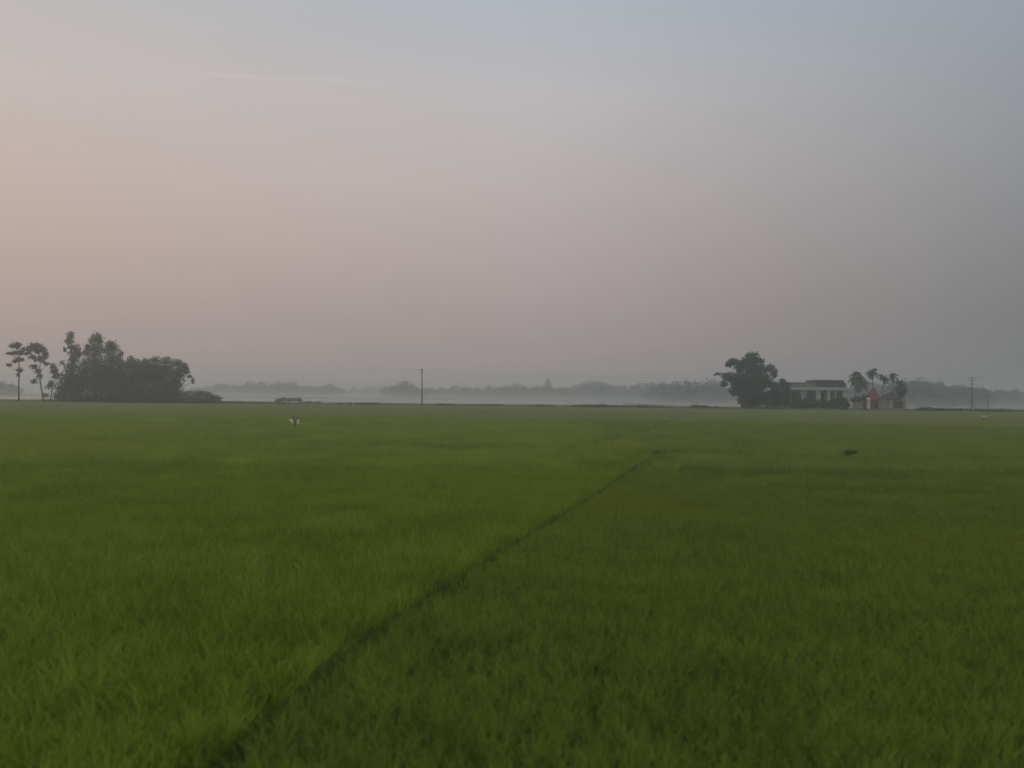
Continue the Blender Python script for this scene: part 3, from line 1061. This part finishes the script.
bx_, by_ = gp(850, 455)
tree("weed_bush", "dark weedy clump alone on the bund in the right field", "bush", by_, 850,
     [(847, 452.6, 3, 2.2), (851.5, 452.2, 3.4, 1.8), (848, 455.2, 2.6, 2.4), (855, 452.4, 2.4, 1.1)], 380, 0.06, trunk_r=.02, twig=False, mat='weed', dspread=.3)
for lab, px, dpt, L_ in (("long low dark mound of bushes on the dyke left of centre", 288, 236, [(278, 400.5, 4, 2), (283, 399.4, 5, 2.4), (290, 399.8, 5, 2.2), (297, 399.6, 6, 2.2), (301, 400.6, 2.5, 2)]),
                         ("faint low bush just right of the long mound", 312, 240, [(308, 402.8, 5, 1.5), (317, 403, 5, 1.2)]),
                         ("low flat bush on the dyke below the far trees in mid view", 600, 229, [(592, 406, 7, 1.3), (603, 405.5, 7, 1.5), (613, 406.4, 5, 1.1)]),
                         ("tiny low bush on the dyke right of the lone pole", 446, 231, [(443, 405, 5, 1.2), (450, 405.4, 5, 1.0)]),
                         ("small dyke bush halfway between lone pole and big tree", 546, 230, [(540, 405.8, 6, 1.2), (550, 406.2, 6, 1.0)]),
                         ("low dyke bush just left of the big broad tree", 700, 227, [(696, 406.6, 5, 1.6), (704, 406.8, 4, 1.4)]),
                         ("low bush on the dyke right of the shed", 928, 222, [(922, 409, 6, 2.2), (930, 409.2, 6, 2.2), (938, 409.4, 5, 1.8)]),
                         ("long dark hedge of weeds on the dyke at the right edge", 1000, 219, [(985, 411, 7, 1.6), (996, 411, 7, 1.6), (1008, 411.2, 7, 1.7), (1019, 411.4, 7, 1.7)])):
    tree("low_bush", lab, "bush", dpt, px, L_, 900, 0.17, trunk_r=.04, twig=False, mat='weed', dspread=.3, group="low bushes along the dyke")


# ------------------------------------------------------------------ distant trees
def far_tree_proto(kind):
    root = empty("distant_tree", (0, 0, 0))
    if kind == 'round':
        L_ = [(0, 0, 6.4, 3.2, 3, 2.6), (-2.2, .5, 5, 2.4, 2.4, 2), (2.3, -.4, 5.2, 2.3, 2.4, 2.1), (.4, 0, 8.4, 1.8, 1.8, 1.4), (0, 0, 3, 3.6, 3, 2.2), (1, 0, 1.5, 4, 3, 1.6)]
        n, h = 900, 7
    elif kind == 'tall':
        L_ = [(0, 0, 10.4, 1.7, 1.7, 1.7), (-.8, 0, 8.6, 1.7, 1.7, 1.5), (1, .2, 7.6, 1.6, 1.6, 1.4), (-1, .2, 5.6, 1.8, 1.8, 1.5), (0, 0, 3.4, 2.6, 2.2, 2), (0, 0, 1.4, 3, 2.4, 1.5)]
        n, h = 760, 9.5
    elif kind == 'clump':
        L_ = [(-3, 0, 4, 2.8, 2.5, 2.4), (0, .4, 5.2, 2.8, 2.6, 2.6), (3.2, 0, 4.2, 2.6, 2.4, 2.6), (5, 0, 2.6, 2.2, 2, 2), (-5, 0, 2.4, 2.4, 2, 2), (0, 0, 2, 5.5, 3, 2.2)]
        n, h = 1100, 5
    else:                                                         # bamboo: leaning plumes
        L_ = [(-1.4, 0, 7.6, 1.5, 1.5, 2.4), (1.4, 0, 8.2, 1.5, 1.5, 2.2), (2.8, 0, 6.6, 1.3, 1.3, 1.8), (-2.8, 0, 6, 1.4, 1.4, 1.8), (0, 0, 4.4, 2.8, 2.3, 3), (0, 0, 1.8, 3, 2.2, 1.9)]
        n, h = 900, 7
    v, f = leaf_cards(L_, n, 0.5, 0.3)
    v[:, 2] = np.maximum(v[:, 2], .05)
    np_mesh("crown", v, f, M['leaf_far'], root)
    tb = MB().tube([(0, 0, -.2), (.15, 0, h * .4), (-.1, 0, h * .75), (0, 0, h)], [.26, .2, .13, .06], 6)
    for l in L_[:4]:
        tb.tube([(0, 0, h * .4), Vector((l[0] * .5, l[1] * .5, h * .5)), Vector(l[:3])], [.12, .09, .04], 5)
    tb.build("trunk", M['bark'], root)
    return root


protos = {k_: far_tree_proto(k_) for k_ in ('round', 'clump', 'bamboo')}
HGT = {'round': 10.2, 'tall': 12.6, 'clump': 8.3, 'bamboo': 10.9}
used = set()


def place_far(kind, px, depth, height, label, group, wide=1.0):
    r0 = protos[kind]
    if kind not in used:
        used.add(kind)
        r = r0
    else:
        r = r0.copy()
        COL.objects.link(r)
        for ch in r0.children:
            c = ch.copy()
            COL.objects.link(c)
            c.parent = r
    s_ = height / HGT[kind]
    r.location = (base_x(px, depth), depth, 0)
    r.scale = (s_ * wide, s_ * wide, s_)
    r.rotation_euler = (0, 0, random.uniform(0, 6.28))
    tag(r, label, "tree", group)
    return r


def far_row(x0, x1, step, depth, tops, label, group, kinds=('round', 'clump', 'round', 'bamboo', 'clump'), wide=1.3):
    """tops: (px, py) of the skyline; each tree reaches about up to it, lower ones fill the row between."""
    px, k_ = x0, 0
    while px < x1:
        py = np.interp(px, [t[0] for t in tops], [t[1] for t in tops])
        d = depth * random.uniform(.94, 1.06)
        low = k_ % 3 != 0
        top = P(px, py, d).z * (random.uniform(.55, .86) if low else random.uniform(.80, 1.16))
        kd = random.choice(('clump', 'clump', 'round')) if low else random.choice(kinds)
        place_far(kd, px, d, max(2.5, top), label, group, wide * random.uniform(.85, 1.3) * (1.4 if low else 1.0))
        px += step * random.uniform(.28, .62)
        k_ += 1


far_row(-30, 14, 6, 560, [(-40, 378), (0, 378), (14, 382)], "hazy grey tree in the far row behind the two thin trees at the left edge", "far trees at the left edge")
far_row(196, 335, 7.5, 900, [(196, 385), (215, 384), (245, 382), (267, 381.5), (283, 380.5), (300, 383), (318, 385), (328, 381.5), (335, 386)],
        "pale misty tree in the far row between the left clump and the lone pole", "far trees left of the lone pole")
far_row(330, 396, 8, 1150, [(330, 386), (360, 387.5), (396, 386)], "pale misty tree in the far row between the left clump and the lone pole", "far trees left of the lone pole", ('round', 'clump'))
far_row(396, 420, 6, 760, [(396, 384), (405, 382), (416, 382.5), (420, 386)], "grey tree of the small far grove just behind the lone pole", "far grove behind the lone pole", ('round', 'clump'))
far_row(423, 600, 7.5, 860, [(423, 384), (440, 386), (470, 384.5), (482, 386), (505, 383), (525, 384), (540, 384.5), (560, 383.5), (580, 384.5), (592, 381), (600, 381)],
        "pale misty tree in the far row between lone pole and big broad tree", "far trees in mid view")
place_far('round', 547.5, 820, P(547.5, 376.6, 820).z, "tall thin misty tree poking above the far row in mid view", "far trees in mid view", .5)
far_row(600, 662, 7.5, 800, [(600, 381), (612, 381), (630, 384.5), (645, 382), (662, 380.5)],
        "pale misty tree in the far row between lone pole and big broad tree", "far trees in mid view")
far_row(664, 728, 7, 600, [(664, 381), (682, 379.5), (700, 382), (708, 379), (728, 381)],
        "grey tree in the thicker row directly left of the big broad tree", "grey trees left of the big tree")
far_row(846, 900, 8, 540, [(846, 383), (900, 382)], "bluish hazy tree behind the palms and the shed", "hazy trees behind the palms")
far_row(904, 984, 6.5, 520, [(904, 380), (916, 374.5), (925, 377), (935, 381), (950, 383), (962, 380), (972, 384), (980, 381), (984, 387)],
        "bluish hazy tree in the row behind the three-armed pole", "hazy trees behind the three-armed pole")
far_row(988, 1060, 7, 640, [(988, 392), (998, 390), (1003, 382), (1008, 391), (1018, 389), (1060, 388)],
        "paler hazy tree in the row right of the three-armed pole", "hazy trees at the right edge")

# ------------------------------------------------------------------ haze
hm = bpy.data.materials.new("morning_haze")
hm.use_nodes = True
ht = hm.node_tree
ht.nodes.clear()
pv = N(ht, 'ShaderNodeVolumePrincipled')
pv.inputs['Color'].default_value = HAZE_ALBEDO
pv.inputs['Density'].default_value = HAZE_DENSITY
pv.inputs['Anisotropy'].default_value = 0.75
ho = N(ht, 'ShaderNodeOutputMaterial')
ht.links.new(pv.outputs[0], ho.inputs['Volume'])
hb = MB().box(-XW - 50, XW + 50, Y0 - 50, Y1 + 50, -1.0, 18.0).build("haze", hm)
tag(hb, kind="stuff")

# low mist lying on the wet fields beyond the dyke: thin layers, one over the other
for top_, x0_, x1_, ya, yb, den in ((1.8, -1500, 1500, 265, 1400, 0.0006), (3.0, -1550, 1550, 290, 1450, 0.0005),
                                    (4.3, -1600, 1600, 330, 1500, 0.0004), (6.0, -1650, 1650, 380, 1550, 0.0003)):
    mm = hm.copy()
    mm.name = "ground_mist"
    nodes = mm.node_tree.nodes
    vol = [q for q in nodes if q.type == 'PRINCIPLED_VOLUME'][0]
    vol.inputs['Density'].default_value = den
    vol.inputs['Color'].default_value = (0.83, 0.86, 0.875, 1)
    tag(MB().box(x0_, x1_, ya, yb, 0.02 + 0.01 * top_, top_).build("ground_mist", mm), kind="stuff")
